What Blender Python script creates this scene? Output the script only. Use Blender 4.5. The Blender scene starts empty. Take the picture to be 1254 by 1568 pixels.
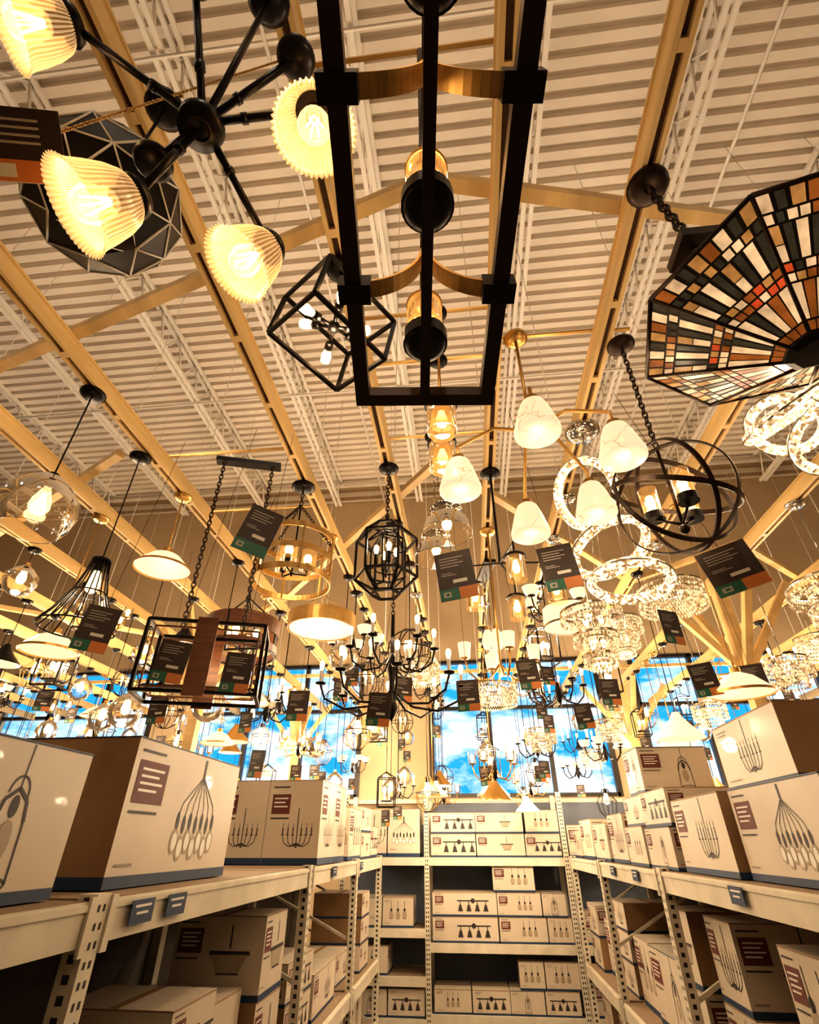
import bpy, math, random
from mathutils import Vector, Matrix, Euler
random.seed(7)
EYE=2.05; RZ=4.10; CEIL=9.45; WY=10.0
COL=bpy.context.collection
V=Vector
vs_=bpy.context.scene.view_settings
vs_.view_transform='Standard'
try: vs_.look='Medium High Contrast'
except Exception: pass
vs_.exposure=.22
# ---------------------------------------------------------------- materials
def newmat(n):
    m=bpy.data.materials.new(n); m.use_nodes=True; nt=m.node_tree
    for x in list(nt.nodes): nt.nodes.remove(x)
    o=nt.nodes.new('ShaderNodeOutputMaterial'); return m,nt,o
def pbr(n,col,rough=.5,metal=0,noise=0,scale=8,emit=None,es=0,bump=0,coat=0,stretch=None):
    m,nt,o=newmat(n); b=nt.nodes.new('ShaderNodeBsdfPrincipled')
    nt.links.new(b.outputs[0],o.inputs[0])
    b.inputs['Base Color'].default_value=(*col,1); b.inputs['Roughness'].default_value=rough; b.inputs['Metallic'].default_value=metal
    if coat: b.inputs['Coat Weight'].default_value=coat
    if emit: b.inputs['Emission Color'].default_value=(*emit,1); b.inputs['Emission Strength'].default_value=es
    if noise or bump:
        tc=nt.nodes.new('ShaderNodeTexCoord'); mp=nt.nodes.new('ShaderNodeMapping'); nz=nt.nodes.new('ShaderNodeTexNoise')
        nz.inputs['Scale'].default_value=scale; nz.inputs['Detail'].default_value=5
        if stretch: mp.inputs['Scale'].default_value=stretch
        nt.links.new(tc.outputs['Object'],mp.inputs[0]); nt.links.new(mp.outputs[0],nz.inputs['Vector'])
        if noise:
            r=nt.nodes.new('ShaderNodeValToRGB'); r.color_ramp.elements[0].position=.3; r.color_ramp.elements[1].position=.7
            r.color_ramp.elements[0].color=(*[c*(1-noise) for c in col],1); r.color_ramp.elements[1].color=(*[min(1,c*(1+noise*.5)) for c in col],1)
            nt.links.new(nz.outputs['Fac'],r.inputs[0]); nt.links.new(r.outputs[0],b.inputs['Base Color'])
            if emit and noise>.28:
                mm=nt.nodes.new('ShaderNodeMath'); mm.operation='MULTIPLY'; mm.inputs[1].default_value=es*2; nt.links.new(nz.outputs['Fac'],mm.inputs[0]); nt.links.new(mm.outputs[0],b.inputs['Emission Strength'])
        if bump:
            bp=nt.nodes.new('ShaderNodeBump'); bp.inputs['Strength'].default_value=bump; bp.inputs['Distance'].default_value=.01
            nt.links.new(nz.outputs['Fac'],bp.inputs['Height']); nt.links.new(bp.outputs[0],b.inputs['Normal'])
    return m
def emis(n,col,s):
    m,nt,o=newmat(n); e=nt.nodes.new('ShaderNodeEmission'); e.inputs[0].default_value=(*col,1); e.inputs[1].default_value=s
    nt.links.new(e.outputs[0],o.inputs[0]); return m
def glass(n,tint=(1,.97,.9),gl=.25,emit=None,es=0):
    m,nt,o=newmat(n); t=nt.nodes.new('ShaderNodeBsdfTransparent'); t.inputs[0].default_value=(*tint,1)
    g=nt.nodes.new('ShaderNodeBsdfGlossy'); g.inputs['Roughness'].default_value=.04
    lw=nt.nodes.new('ShaderNodeLayerWeight'); lw.inputs[0].default_value=gl
    mx=nt.nodes.new('ShaderNodeMixShader'); nt.links.new(lw.outputs['Fresnel'],mx.inputs[0]); nt.links.new(t.outputs[0],mx.inputs[1]); nt.links.new(g.outputs[0],mx.inputs[2])
    if emit:
        e=nt.nodes.new('ShaderNodeEmission'); e.inputs[0].default_value=(*emit,1); e.inputs[1].default_value=es
        a=nt.nodes.new('ShaderNodeAddShader'); nt.links.new(mx.outputs[0],a.inputs[0]); nt.links.new(e.outputs[0],a.inputs[1]); nt.links.new(a.outputs[0],o.inputs[0])
    else: nt.links.new(mx.outputs[0],o.inputs[0])
    return m
def crystal(n,es,sc,dark=(.08,.04,.015),br=(1,.70,.38)):  # random cells glow, sparkle of the facets painted as emission
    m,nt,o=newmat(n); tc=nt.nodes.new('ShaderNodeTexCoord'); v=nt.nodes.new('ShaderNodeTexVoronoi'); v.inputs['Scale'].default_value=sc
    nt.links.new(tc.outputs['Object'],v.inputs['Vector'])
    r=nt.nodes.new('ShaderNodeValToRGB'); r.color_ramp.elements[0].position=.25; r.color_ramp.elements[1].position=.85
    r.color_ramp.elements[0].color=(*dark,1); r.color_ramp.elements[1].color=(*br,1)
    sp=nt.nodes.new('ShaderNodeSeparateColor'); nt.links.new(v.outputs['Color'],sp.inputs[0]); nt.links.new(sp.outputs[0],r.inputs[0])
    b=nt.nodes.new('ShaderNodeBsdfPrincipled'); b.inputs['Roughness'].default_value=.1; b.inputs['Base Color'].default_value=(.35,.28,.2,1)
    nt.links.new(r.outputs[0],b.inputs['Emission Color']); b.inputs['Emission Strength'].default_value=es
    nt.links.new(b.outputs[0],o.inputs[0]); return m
def marble(n):
    m,nt,o=newmat(n); tc=nt.nodes.new('ShaderNodeTexCoord'); v=nt.nodes.new('ShaderNodeTexVoronoi'); v.feature='DISTANCE_TO_EDGE'; v.inputs['Scale'].default_value=6
    nz=nt.nodes.new('ShaderNodeTexNoise'); nz.inputs['Scale'].default_value=12
    ad=nt.nodes.new('ShaderNodeMixRGB'); ad.inputs[0].default_value=.10
    nt.links.new(tc.outputs['Object'],nz.inputs['Vector']); nt.links.new(tc.outputs['Object'],ad.inputs[1]); nt.links.new(nz.outputs['Color'],ad.inputs[2]); nt.links.new(ad.outputs[0],v.inputs['Vector'])
    r=nt.nodes.new('ShaderNodeValToRGB'); r.color_ramp.elements[0].position=0; r.color_ramp.elements[1].position=.010
    r.color_ramp.elements[0].color=(.55,.26,.09,1); r.color_ramp.elements[1].color=(1,.70,.42,1)
    nt.links.new(v.outputs['Distance'],r.inputs[0])
    b=nt.nodes.new('ShaderNodeBsdfPrincipled'); b.inputs['Base Color'].default_value=(.25,.2,.15,1); b.inputs['Roughness'].default_value=.3
    nt.links.new(r.outputs[0],b.inputs['Emission Color']); b.inputs['Emission Strength'].default_value=.8
    nt.links.new(b.outputs[0],o.inputs[0]); return m
def flut(n,em,es,fac):
    m,nt,o=newmat(n); t=nt.nodes.new('ShaderNodeBsdfTransparent'); t.inputs[0].default_value=(1,.88,.68,1)
    b=nt.nodes.new('ShaderNodeBsdfPrincipled'); b.inputs['Base Color'].default_value=(.45,.34,.2,1); b.inputs['Roughness'].default_value=.12
    b.inputs['Emission Color'].default_value=(*em,1); b.inputs['Emission Strength'].default_value=es
    mx=nt.nodes.new('ShaderNodeMixShader'); mx.inputs[0].default_value=fac
    nt.links.new(t.outputs[0],mx.inputs[1]); nt.links.new(b.outputs[0],mx.inputs[2]); nt.links.new(mx.outputs[0],o.inputs[0]); return m
M={}
M['black']=pbr('black_metal',(.010,.007,.006),.35,.6)
M['iron']=pbr('dark_bronze',(.035,.02,.012),.4,.7)
M['brass']=pbr('brushed_brass',(.62,.38,.13),.3,.9)
M['chrome']=pbr('polished_chrome',(.6,.58,.55),.1,1)
M['wood']=pbr('fixture_wood',(.17,.065,.025),.5,0,.4,6,stretch=(1,1,8))
M['gold']=pbr('aged_gold_leaf',(.46,.28,.09),.4,.6,.25,14)
M['bulb']=emis('glowing_bulb',(1,.60,.22),7)
M['fil']=emis('glowing_filament',(1,.70,.32),30)
M['opal']=pbr('lit_opal_glass',(.4,.33,.25),.3,emit=(1,.70,.40),es=.95)
M['opalw']=pbr('lit_white_shade',(.4,.36,.3),.5,emit=(1,.76,.50),es=.72)
M['amber']=glass('seeded_amber_glass',(1,.84,.56),.35,(1,.45,.12),.25)
M['clear']=glass('clear_glass',(1,.95,.87),.30,(1,.55,.22),.045)
M['bglass']=glass('bulb_glass',(1,.88,.66),.2,(1,.58,.22),.85)
M['flute']=flut('fluted_glass',(1,.68,.36),.58,.56)
M['flute_shade']=flut('fluted_glass_groove_shade',(.50,.22,.06),.18,.62)  # darker copy of the glass, shade between ribs put into the groove colour
M['crys']=crystal('crystal_beads_glow',2.6,75)
M['crysl']=crystal('crystal_drops_glow',.95,36)
M['marble']=marble('veined_alabaster_glass')
M['tagd']=pbr('tag_dark_card',(.030,.016,.010),.5)
M['white']=pbr('print_white',(.58,.55,.5),.5)
M['tagw']=pbr('tag_lettering',(.34,.31,.27),.5)
M['green']=pbr('print_green',(.012,.11,.065),.5)
M['orange']=pbr('print_orange',(.50,.17,.04),.5)
M['navy']=pbr('print_navy',(.006,.026,.07),.6)
M['maroon']=pbr('print_maroon',(.10,.020,.012),.65)
M['ink']=pbr('print_ink',(.022,.016,.014),.6)
M['greyink']=pbr('print_grey',(.22,.18,.15),.6)
M['glowink']=pbr('print_bulb_glass',(.30,.24,.17),.6)
M['card']=pbr('white_carton',(.47,.405,.32),.5,0,.07,3,coat=.06)
M['kraft']=pbr('kraft_cardboard',(.24,.14,.065),.7,0,.12,5)
M['rackp']=pbr('rack_cream_paint',(.54,.49,.39),.4,0,.16,6,bump=.05)
M['hole']=pbr('rack_slot_dark',(.015,.012,.01),.8)
M['board']=pbr('particle_board',(.22,.15,.09),.8,0,.2,30)
M['rail']=pbr('yellow_pine',(.72,.50,.22),.5,0,.34,5,bump=.1,stretch=(1,.15,1))
M['raild']=pbr('pine_slot',(.09,.045,.02),.8)
M['deck']=pbr('painted_steel_deck',(.90,.83,.74),.5,0,.08,.8)
M['joist']=pbr('joist_white_paint',(.90,.86,.80),.45)
M['wall']=pbr('tan_wall_paint',(.46,.35,.22),.8,0,.06,1.5)
M['trim']=pbr('cream_trim',(.6,.52,.42),.6)
M['panel']=pbr('grey_backboard',(.10,.12,.16),.6,0,.1,2)
M['darkback']=pbr('added_dark_backing',(.07,.055,.045),.8,0,.15,3)  # dark colour for the sheet added behind the side racks
M['floor']=pbr('polished_concrete',(.20,.17,.14),.3,0,.25,2)
M['frame']=pbr('window_frame_bronze',(.03,.025,.02),.4,.4)
for i,(c,e,s) in enumerate([((.40,.29,.16),(1,.64,.34),.56),((.16,.05,.012),(.60,.17,.03),.33),((.04,.035,.02),(.10,.08,.045),.22),((.22,.12,.03),(.80,.36,.10),.42),((.25,.03,.01),(.9,.12,.03),.45)]):
    M['tg%d'%i]=pbr('stained_glass_%s'%['cream','amber','smoke','honey','red'][i],c,.2,0,.3,18,emit=e,es=s)
MN=list(M.keys())
# ---------------------------------------------------------------- mesh builder
class MB:
    def __init__(s): s.v=[];s.f=[];s.mi=[];s.sm=[]
    def add(s,vs,fs,mat,smooth=False,mats=None):
        o=len(s.v); s.v+=[tuple(p) for p in vs]; k=MN.index(mat)
        for n,f in enumerate(fs): s.f.append([i+o for i in f]); s.mi.append(MN.index(mats[n]) if mats else k); s.sm.append(smooth)
    def box(s,c,d,mat,R=None):
        c=V(c); vs=[]
        for x in(-.5,.5):
            for y in(-.5,.5):
                for z in(-.5,.5):
                    p=V((x*d[0],y*d[1],z*d[2])); 
                    if R: p=R@p
                    vs.append(c+p)
        s.add(vs,[(0,1,3,2),(4,6,7,5),(0,4,5,1),(2,3,7,6),(0,2,6,4),(1,5,7,3)],mat)
    def bar(s,a,b,w,mat,w2=None,up=(0,0,1)):
        a=V(a);b=V(b);d=b-a;L=d.length
        if L<1e-6:return
        y=d/L;u=V(up)
        if abs(y.dot(u))>.98:u=V((1,0,0))
        x=y.cross(u).normalized();z=x.cross(y)
        s.box((a+b)/2,(w,L,w2 or w),mat,Matrix((x,y,z)).transposed())
    def tube(s,pts,r,mat,seg=6,closed=False):
        pts=[V(p) for p in pts];n=len(pts);vs=[];fs=[];ref=None
        for i,p in enumerate(pts):
            if closed:t=pts[(i+1)%n]-pts[i-1]
            else:t=pts[min(i+1,n-1)]-pts[max(i-1,0)]
            if t.length<1e-9:t=V((0,0,1))
            t.normalize()
            if ref is None:
                ref=V((0,0,1)) if abs(t.z)<.9 else V((1,0,0))
            x=(ref-t*ref.dot(t))
            if x.length<1e-4:x=t.orthogonal()
            x.normalize();y=t.cross(x);ref=x
            rr=r[i] if isinstance(r,(list,tuple)) else r
            for k in range(seg):
                a=2*math.pi*k/seg;vs.append(p+x*math.cos(a)*rr+y*math.sin(a)*rr)
        m=n if closed else n-1
        for i in range(m):
            j=(i+1)%n
            for k in range(seg):
                l=(k+1)%seg;fs.append((i*seg+k,i*seg+l,j*seg+l,j*seg+k))
        if not closed: fs.append(tuple(range(seg))[::-1]);fs.append(tuple((n-1)*seg+k for k in range(seg)))
        s.add(vs,fs,mat,True)
    def lathe(s,prof,mat,seg=20,c=(0,0,0),R=None,fl=0,fn=0,smooth=True,mat2=None):
        vs=[];fs=[];n=len(prof);c=V(c);ms=[]
        for r,z in prof:
            for k in range(seg):
                a=2*math.pi*k/seg;q=r*(1+fl*math.cos(fn*a)) if fl else r
                p=V((q*math.cos(a),q*math.sin(a),z))
                if R:p=R@p
                vs.append(c+p)
        per=seg//fn if fn else 1
        for i in range(n-1):
            for k in range(seg):
                l=(k+1)%seg;fs.append((i*seg+k,i*seg+l,(i+1)*seg+l,(i+1)*seg+k))
                ms.append(mat2 if mat2 and per//4<=(k%per)<per//4+per//2 else mat)
        s.add(vs,fs,mat,smooth,ms if mat2 else None)
    def cyl(s,c,r,h,mat,seg=16,R=None):
        s.lathe([(0.0001,0),(r,0),(r,h),(.0001,h)],mat,seg,c,R,smooth=False)
    def ball(s,c,r,mat,seg=12,sz=1):
        s.lathe([(max(.0001,r*math.sin(math.pi*i/8)),-r*sz*math.cos(math.pi*i/8)) for i in range(9)],mat,seg,c)
    def ring(s,c,R,r,mat,rot=None,n=36,seg=6):
        c=V(c);pts=[]
        for i in range(n):
            a=2*math.pi*i/n;p=V((R*math.cos(a),R*math.sin(a),0))
            if rot:p=rot@p
            pts.append(c+p)
        s.tube(pts,r,mat,seg,True)
    def band(s,c,R,h,t,mat,rot=None,seg=40):
        s.lathe([(R,-h/2),(R,h/2),(R-t,h/2),(R-t,-h/2),(R,-h/2)],mat,seg,c,rot,smooth=False)
    def chain(s,a,b,mat='iron',lk=.035,r=.0035):
        a=V(a);b=V(b);d=b-a;n=max(2,int(d.length/lk/.8));q=d.to_track_quat('Z','Y').to_matrix()
        for i in range(n):
            c=a+d*(i+.5)/n;rt=q@Euler((0,0,(i%2)*math.pi/2)).to_matrix();pts=[]
            for k in range(10):
                t=2*math.pi*k/10;pts.append(c+rt@V((lk*.3*math.cos(t),0,lk*.62*math.sin(t))))
            s.tube(pts,r,mat,4,True)
    def bulb(s,c,r=.022,h=.07,mat='bulb',down=False):
        g=-1 if down else 1
        s.lathe([(.0001,0),(r*.5,0),(r*.75,g*h*.25),(r,g*h*.6),(r*.75,g*h*.88),(.0001,g*h)],mat,10,c)
    def fbulb(s,c,R,r=.03,h=.1):
        s.lathe([(r*.4,0),(r*.55,h*.15),(r*.9,h*.45),(r,h*.68),(r*.7,h*.92),(.0001,h)],'bglass',18,c,R)
        c=V(c)
        for k in range(6):
            a=k*math.pi/3;a2=a+math.pi/6
            s.tube([c+R@V((r*.15*math.cos(a),r*.15*math.sin(a),h*.2)),c+R@V((r*.5*math.cos(a),r*.5*math.sin(a),h*.75)),c+R@V((r*.2*math.cos(a2),r*.2*math.sin(a2),h*.25))],.0016,'fil',4)
    def mesh(s,name):
        me=bpy.data.meshes.new(name);me.from_pydata(s.v,[],s.f)
        used=sorted(set(s.mi));mp={k:i for i,k in enumerate(used)}
        for k in used:me.materials.append(M[MN[k]])
        me.polygons.foreach_set('material_index',[mp[k] for k in s.mi]);me.polygons.foreach_set('use_smooth',s.sm);me.update();return me
    def obj(s,name,loc=(0,0,0),rot=(0,0,0)):
        return place(s.mesh(name),name,loc,rot)
def place(me,name,loc,rot=(0,0,0)):
    o=bpy.data.objects.new(name,me);o.location=loc;o.rotation_euler=rot;COL.objects.link(o);return o
def light(par,loc,w,rad=.04,col=(1,.76,.50)):
    ld=bpy.data.lights.new('bulb_light','POINT');ld.energy=w;ld.color=col;ld.shadow_soft_size=rad
    o=bpy.data.objects.new('bulb_light',ld);COL.objects.link(o)
    if par:o.parent=par
    o.location=loc;return o
# ---------------------------------------------------------------- room shell
def slab(name,c,d,mat):
    b=MB();b.box((0,0,0),d,mat);return b.obj(name,c)
slab('floor',(0,2,-.05),(30,17,.1),'floor')
slab('wall_left',(-14.1,2,4.75),(.2,17,9.5),'wall')
slab('wall_right',(14.1,2,4.75),(.2,17,9.5),'wall')
slab('wall_front',(0,-6.1,4.75),(28.4,.2,9.5),'wall')
wins=[(-13.4,-10.2),(-9.5,-6.2),(-5.3,-2.0),(-.65,2.5),(3.15,6.4),(7.4,10.6),(11,13.6)]
W0,W1=2.70,5.05
b=MB();b.box((0,WY+.1,W0/2),(28.4,.2,W0),'wall');b.box((0,WY+.1,(W1+9.6)/2),(28.4,.2,9.6-W1),'wall')
xs=[-14.2]+[v for w in wins for v in w]+[14.2]
for i in range(0,len(xs),2): b.box(((xs[i]+xs[i+1])/2,WY+.1,(W0+W1)/2),(xs[i+1]-xs[i],.2,W1-W0),'wall')
b.obj('wall_back')
for i,(a,c) in enumerate(wins):
    b=MB();w=c-a;h=W1-W0
    for x in (0,w/3,2*w/3,w): b.box((x,0,h/2),(.07 if 0<x<w else .09,.1,h),'frame')
    for z in (0.03,h-.03,h*.62): b.box((w/2,0,z),(w,.1,.06),'frame')
    b.obj('window_%d'%(i+1),(a,WY+.02,W0))
slab('trim_1',(0,WY-.03,9.22),(28,.06,.10),'trim');slab('trim_2',(0,WY-.04,9.02),(28,.04,.04),'trim')
slab('trim_3',(0,WY-.06,W0-.06),(28,.12,.06),'trim')
b=MB();vs=[];fs=[];P=.185;y=-6.0;n=0
while y<WY+.2:
    for dy,z in((0,0),(.105,0),(.112,.11),(.178,.11)):
        vs+=[(-14.2,y+dy,CEIL+z),(14.2,y+dy,CEIL+z)];n+=1
    y+=P
for i in range(n-1): fs.append((2*i,2*i+1,2*i+3,2*i+2))
b.add(vs,fs,'deck');b.box((0,2,CEIL+.16),(28.4,16.6,.04),'deck');b.obj('ceiling')
b=MB();zb=-.62
for zz in (zb,-.03):
    for xx in(-.05,.05): b.box((xx,2,zz),(.055,15.7,.05),'joist')
y=-5.8
while y<9.2:
    b.tube([(0,y,zb),(0,y+.3,-.03)],.017,'joist',5);b.tube([(0,y+.3,-.03),(0,y+.6,zb)],.017,'joist',5);y+=.6
jm=b.mesh('bar_joist')
for x in [-10.6,-8.6,-6.6,-4.6,-2.75,-.8,1.15,2.95,4.9,6.9,8.9,10.9]: place(jm,'bar_joist',(x,0,CEIL))
b=MB()
for yy in (1.5,6.2): b.tube([(-13.9,yy,CEIL-.68),(13.9,yy,CEIL-.68)],.018,'joist',5)
b.obj('joist_bridging')
b=MB();b.tube([(-13.9,WY-.35,CEIL-.12),(13.9,WY-.35,CEIL-.12)],.03,'trim',8)
b.tube([(-1.6,-5,CEIL-.75),(-1.6,9.8,CEIL-.75)],.02,'joist',6);b.tube([(3.4,-5,CEIL-.75),(3.4,9.8,CEIL-.75)],.02,'joist',6)
b.obj('ceiling_conduit')
# ---------------------------------------------------------------- rails
RAILS=[-8.6,-7.75,-6.9,-6.05,-5.2,-4.35,-3.5,-2.65,-1.9,-1.0,-.42,.25,.78,1.62,2.45,3.3,4.15,5.0,5.85,6.7,7.55,8.4]
b=MB();y0,y1=-1.5,9.85;L=y1-y0;cy=(y0+y1)/2
b.box((-.022,cy,.045),(.018,L,.09),'rail');b.box((.022,cy,.045),(.018,L,.09),'rail');b.box((0,cy,.05),(.028,L,.05),'raild')
b.box((0,cy,.097),(.075,L,.014),'rail')
y=y0+.3
while y<y1: b.box((0,y,.010),(.03,.035,.02),'rail');y+=.45
for y in (-1,2.9,6.4,9.3): b.tube([(0,y,.1),(0,y,CEIL-RZ-.70)],.004,'joist',4)
rm=b.mesh('wooden_hanging_rail')
for x in RAILS: place(rm,'wooden_hanging_rail',(x,0,RZ))
def brace(pts,w=.055):
    b=MB()
    for a,c in zip(pts[:-1],pts[1:]): b.bar(a,c,w,'rail',.045)
    b.obj('timber_cross_brace')
zc=RZ+.13
brace([(-3.5,1.93,zc),(-.03,.95,zc),(2.6,1.55,zc)]);brace([(-1.9,4.9,zc),(-.09,2.7,zc),(1.7,4.8,zc)]);brace([(-5.2,4.0,zc),(-2.2,2.4,zc)])
brace([(1.7,4.8,zc),(2.45,4.1,zc),(5,6.4,zc)]);brace([(-1.9,4.9,zc),(-3.4,6.1,zc),(-5.6,4.3,zc)]);brace([(-8,7.8,zc),(8,7.8,zc)])
def strut(y,x0,x1):
    b=MB();b.box(((x0+x1)/2,y,.0),(x1-x0+.06,.014,.012),'brass');b.obj('rail_cross_strut',(0,0,RZ+.112))
def column(x,y):
    b=MB();b.box((0,0,(RZ)/2),(.10,.10,RZ),'rail');b.box((0,0,.02),(.2,.2,.04),'iron')
    for s in(-1,1): b.bar((0,0,RZ-.85),(s*.62,0,RZ-.02),.06,'rail')
    for s in(-1,1): b.bar((0,0,RZ-.85),(0,s*.62,RZ-.02),.06,'rail')
    b.obj('timber_column',(x,y,0))
COLS=[(2.42,4.66),(-2.75,5.2),(2.42,8.3),(-2.75,8.6),(5.9,5.6),(-6.2,5.4)]
for c in COLS: column(*c)
# ---------------------------------------------------------------- racks
def holes(b,x,y,z0,z1,nx,ny):
    z=z0+.06
    while z<z1-.03:
        t=V((-ny,nx,0))
        for sgn in (-.015,.015):
            c=V((x,y,z))+t*sgn+V((nx,ny,0))*.0012
            u=t*.006;w=V((0,0,.010));b.add([c-u-w,c+u-w,c+u+w,c-u+w],[(0,1,2,3)],'hole')
        z+=.05
def upright(b,x,y,h,nx,dep):
    for k,xx in enumerate((x-nx*.035,x-nx*(dep-.035))): b.box((xx,y,h/2),(.07,.08,h),'rackp')
    holes(b,x,y,.05,h,nx,0);b.box((x-nx*.035,y,.01),(.12,.13,.02),'rackp')
    z=.2
    while z+.5<h:
        b.bar((x-nx*.07,y,z),(x-nx*(dep-.07),y,z+.45),.025,'rackp');z+=.5
    z=.08
    while z<h:
        b.add([(x-nx*.035+a*.012,y-.0412,z+c*.012) for a,c in((-1,-1),(1,-1),(1,1),(-1,1))],[(0,1,2,3)],'hole');z+=.05
def side_rack(nx,dep,ys):
    b=MB();x=-1.3*nx
    for y in ys: upright(b,x,y,1.90,nx,dep)
    b.box((x-nx*(dep+.01),(ys[0]+ys[-1])/2,.96),(.015,ys[-1]-ys[0],1.84),'darkback')  # added dark sheet, hides the bright wall and deepens shade in the shelves
    for z in (1.885,.80,.22):
        for y,yn in zip(ys[:-1],ys[1:]):
            c=(y+yn)/2;l=yn-y-.08
            b.box((x-nx*.03,c,z-.065),(.05,l,.12),'rackp');b.box((x-nx*.012,c,z-.02),(.03,l,.02),'rackp')
            b.box((x-nx*(dep-.03),c,z-.065),(.05,l,.12),'rackp')
            b.box((x-nx*dep/2,c,z-.0125),(dep-.07,l,.02),'board')
            for yy in (y+.06,yn-.06): b.box((x+nx*.003,yy,z-.07),(.012,.035,.16),'rackp')
    return b.obj('pallet_rack')
side_rack(1,1.2,[-.6,2.1,4.85,6.8,8.55]);side_rack(-1,1.0,[-.6,2.2,4.6,6.7,8.55])
b=MB()
for x in (-1.95,-.7,1.32,2.6): 
    b.box((x,9.03,1.35),(.07,.06,2.7),'rackp');b.box((x,9.75,1.35),(.07,.06,2.7),'rackp')
    z=.08
    while z<2.65:
        for q in(-.014,.014): b.add([(x+q+a*.007,8.998,z+c*.012) for a,c in((-1,-1),(1,-1),(1,1),(-1,1))],[(0,1,2,3)],'hole')
        z+=.05
for x0,x1,zs in((-1.95,-.7,(1.87,1.05,.55,.14)),(-.7,1.32,(1.87,.90,.19)),(1.32,2.6,(1.87,.9,.19))):
    for z in zs:
        b.box(((x0+x1)/2,9.03,z-.05),(x1-x0-.07,.05,.10),'rackp');b.box(((x0+x1)/2,9.38,z-.012),(x1-x0-.07,.7,.02),'board')
        b.box(((x0+x1)/2,9.75,z-.05),(x1-x0-.07,.05,.10),'rackp')
    b.box(((x0+x1)/2,9.80,1.3),(x1-x0-.05,.02,2.6 if x0>-1 else 2.0),'panel')
b.obj('pallet_rack')
def shelflabel(x,y,z,nx,w=.16):
    b=MB();b.box((0,0,0),(.004,w,.075),'navy')
    for k,(zz,l) in enumerate(((.018,.7),(-.004,.5))): b.box((nx*.0026,0,zz),(.001,w*l,.008),'white')
    b.obj('shelf_label',(x+nx*.0145,y,z))
for y in (2.35,2.62,5.6,6.95): shelflabel(-1.3,y,1.83,1)
for y in (1.85,2.05,3.3,5.2,6.0): shelflabel(1.3,y,1.83,-1)
# ---------------------------------------------------------------- cartons
def art(b,kind,P,cx,cy,s):
    def line(pts,w=.012,mat='ink'):
        for a,c in zip(pts[:-1],pts[1:]):
            dx,dy=c[0]-a[0],c[1]-a[1];l=math.hypot(dx,dy) or 1;nx,ny=-dy/l*w/2,dx/l*w/2
            q=[(a[0]+nx,a[1]+ny),(c[0]+nx,c[1]+ny),(c[0]-nx,c[1]-ny),(a[0]-nx,a[1]-ny)]
            b.add([P(cx+u*s,cy+v*s) for u,v in q],[(0,1,2,3)],mat)
    def blob(x,y,rx,ry,mat='ink',n=14,e=None):
        b.add([P(cx+(x+rx*math.cos(2*math.pi*i/n))*s,cy+(y+ry*math.sin(2*math.pi*i/n))*s,*([e] if e else [])) for i in range(n)],[tuple(range(n))],mat)
    if kind=='pendant':
        line([(0,.62),(0,.25)],.015);line([(.12*math.cos(a*.3),.2+.16*math.sin(a*.3)) for a in range(11)],.018)
        line([(-.17,.0),(-.13,.17),(0,.26),(.13,.17),(.17,0)],.035);blob(0,.12,.05,.09)
        line([(-.17,0),(-.2,-.45)],.02);line([(.2,-.45),(.17,0)],.02);line([(.2*math.cos(a*.4),-.45+.05*math.sin(a*.4)) for a in range(17)],.02);blob(0,-.14,.085,.16,'glowink')
    elif kind=='cluster':
        line([(0,.6),(0,.42)],.05)
        for i in range(7):
            x=-.42+i*.14;line([(0,.42),(x*.35,.30),(x*.9,.12),(x,-.02)],.013);blob(x,-.05-.03*(i%2),.035,.09);blob(x,-.24-.06*(i%2),.085,.12,'glowink');blob(x,-.24-.06*(i%2),.055,.085,'white',14,.0026)
    elif kind=='chandelier':
        line([(0,.6),(0,-.3)],.025);blob(0,-.33,.03,.03)
        for x in(-.42,-.27,-.12,.12,.27,.42): line([(0,-.25),(x*.5,-.33),(x*.85,-.24),(x,-.05)],.02);line([(x,-.05),(x,.13)],.032,'ink');line([(x-.045,-.05),(x+.045,-.05)],.02);blob(x,.19,.018,.05,'glowink')
    elif kind=='vanity':
        line([(-.75,.15),(.75,.15)],.05);blob(0,.15,.1,.1)
        for x in(-.6,-.2,.2,.6):
            line([(x,.15),(x,.0)],.04);b.add([P(cx+(x+u)*s,cy+v*s) for u,v in((-.05,0),(-.12,-.25),(.12,-.25),(.05,0))],[(0,1,2,3)],'ink')
    elif kind=='jars':
        for x in(-.35,0,.35): line([(x,.5),(x,.1)],.02);blob(x,.12,.06,.08);blob(x,-.1,.12,.17,'glowink');line([(x-.1,-.22),(x+.1,-.22)],.02)
    elif kind=='flush':
        line([(0,.5),(0,.15)],.03);b.add([P(cx+u*s,cy+v*s) for u,v in((-.36,.06),(-.22,-.22),(.22,-.22),(.36,.06))],[(0,1,2,3)],'glowink');line([(-.4,.08),(.4,.08)],.06);line([(-.22,-.22),(.22,-.22)],.025)
CB={}
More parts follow.
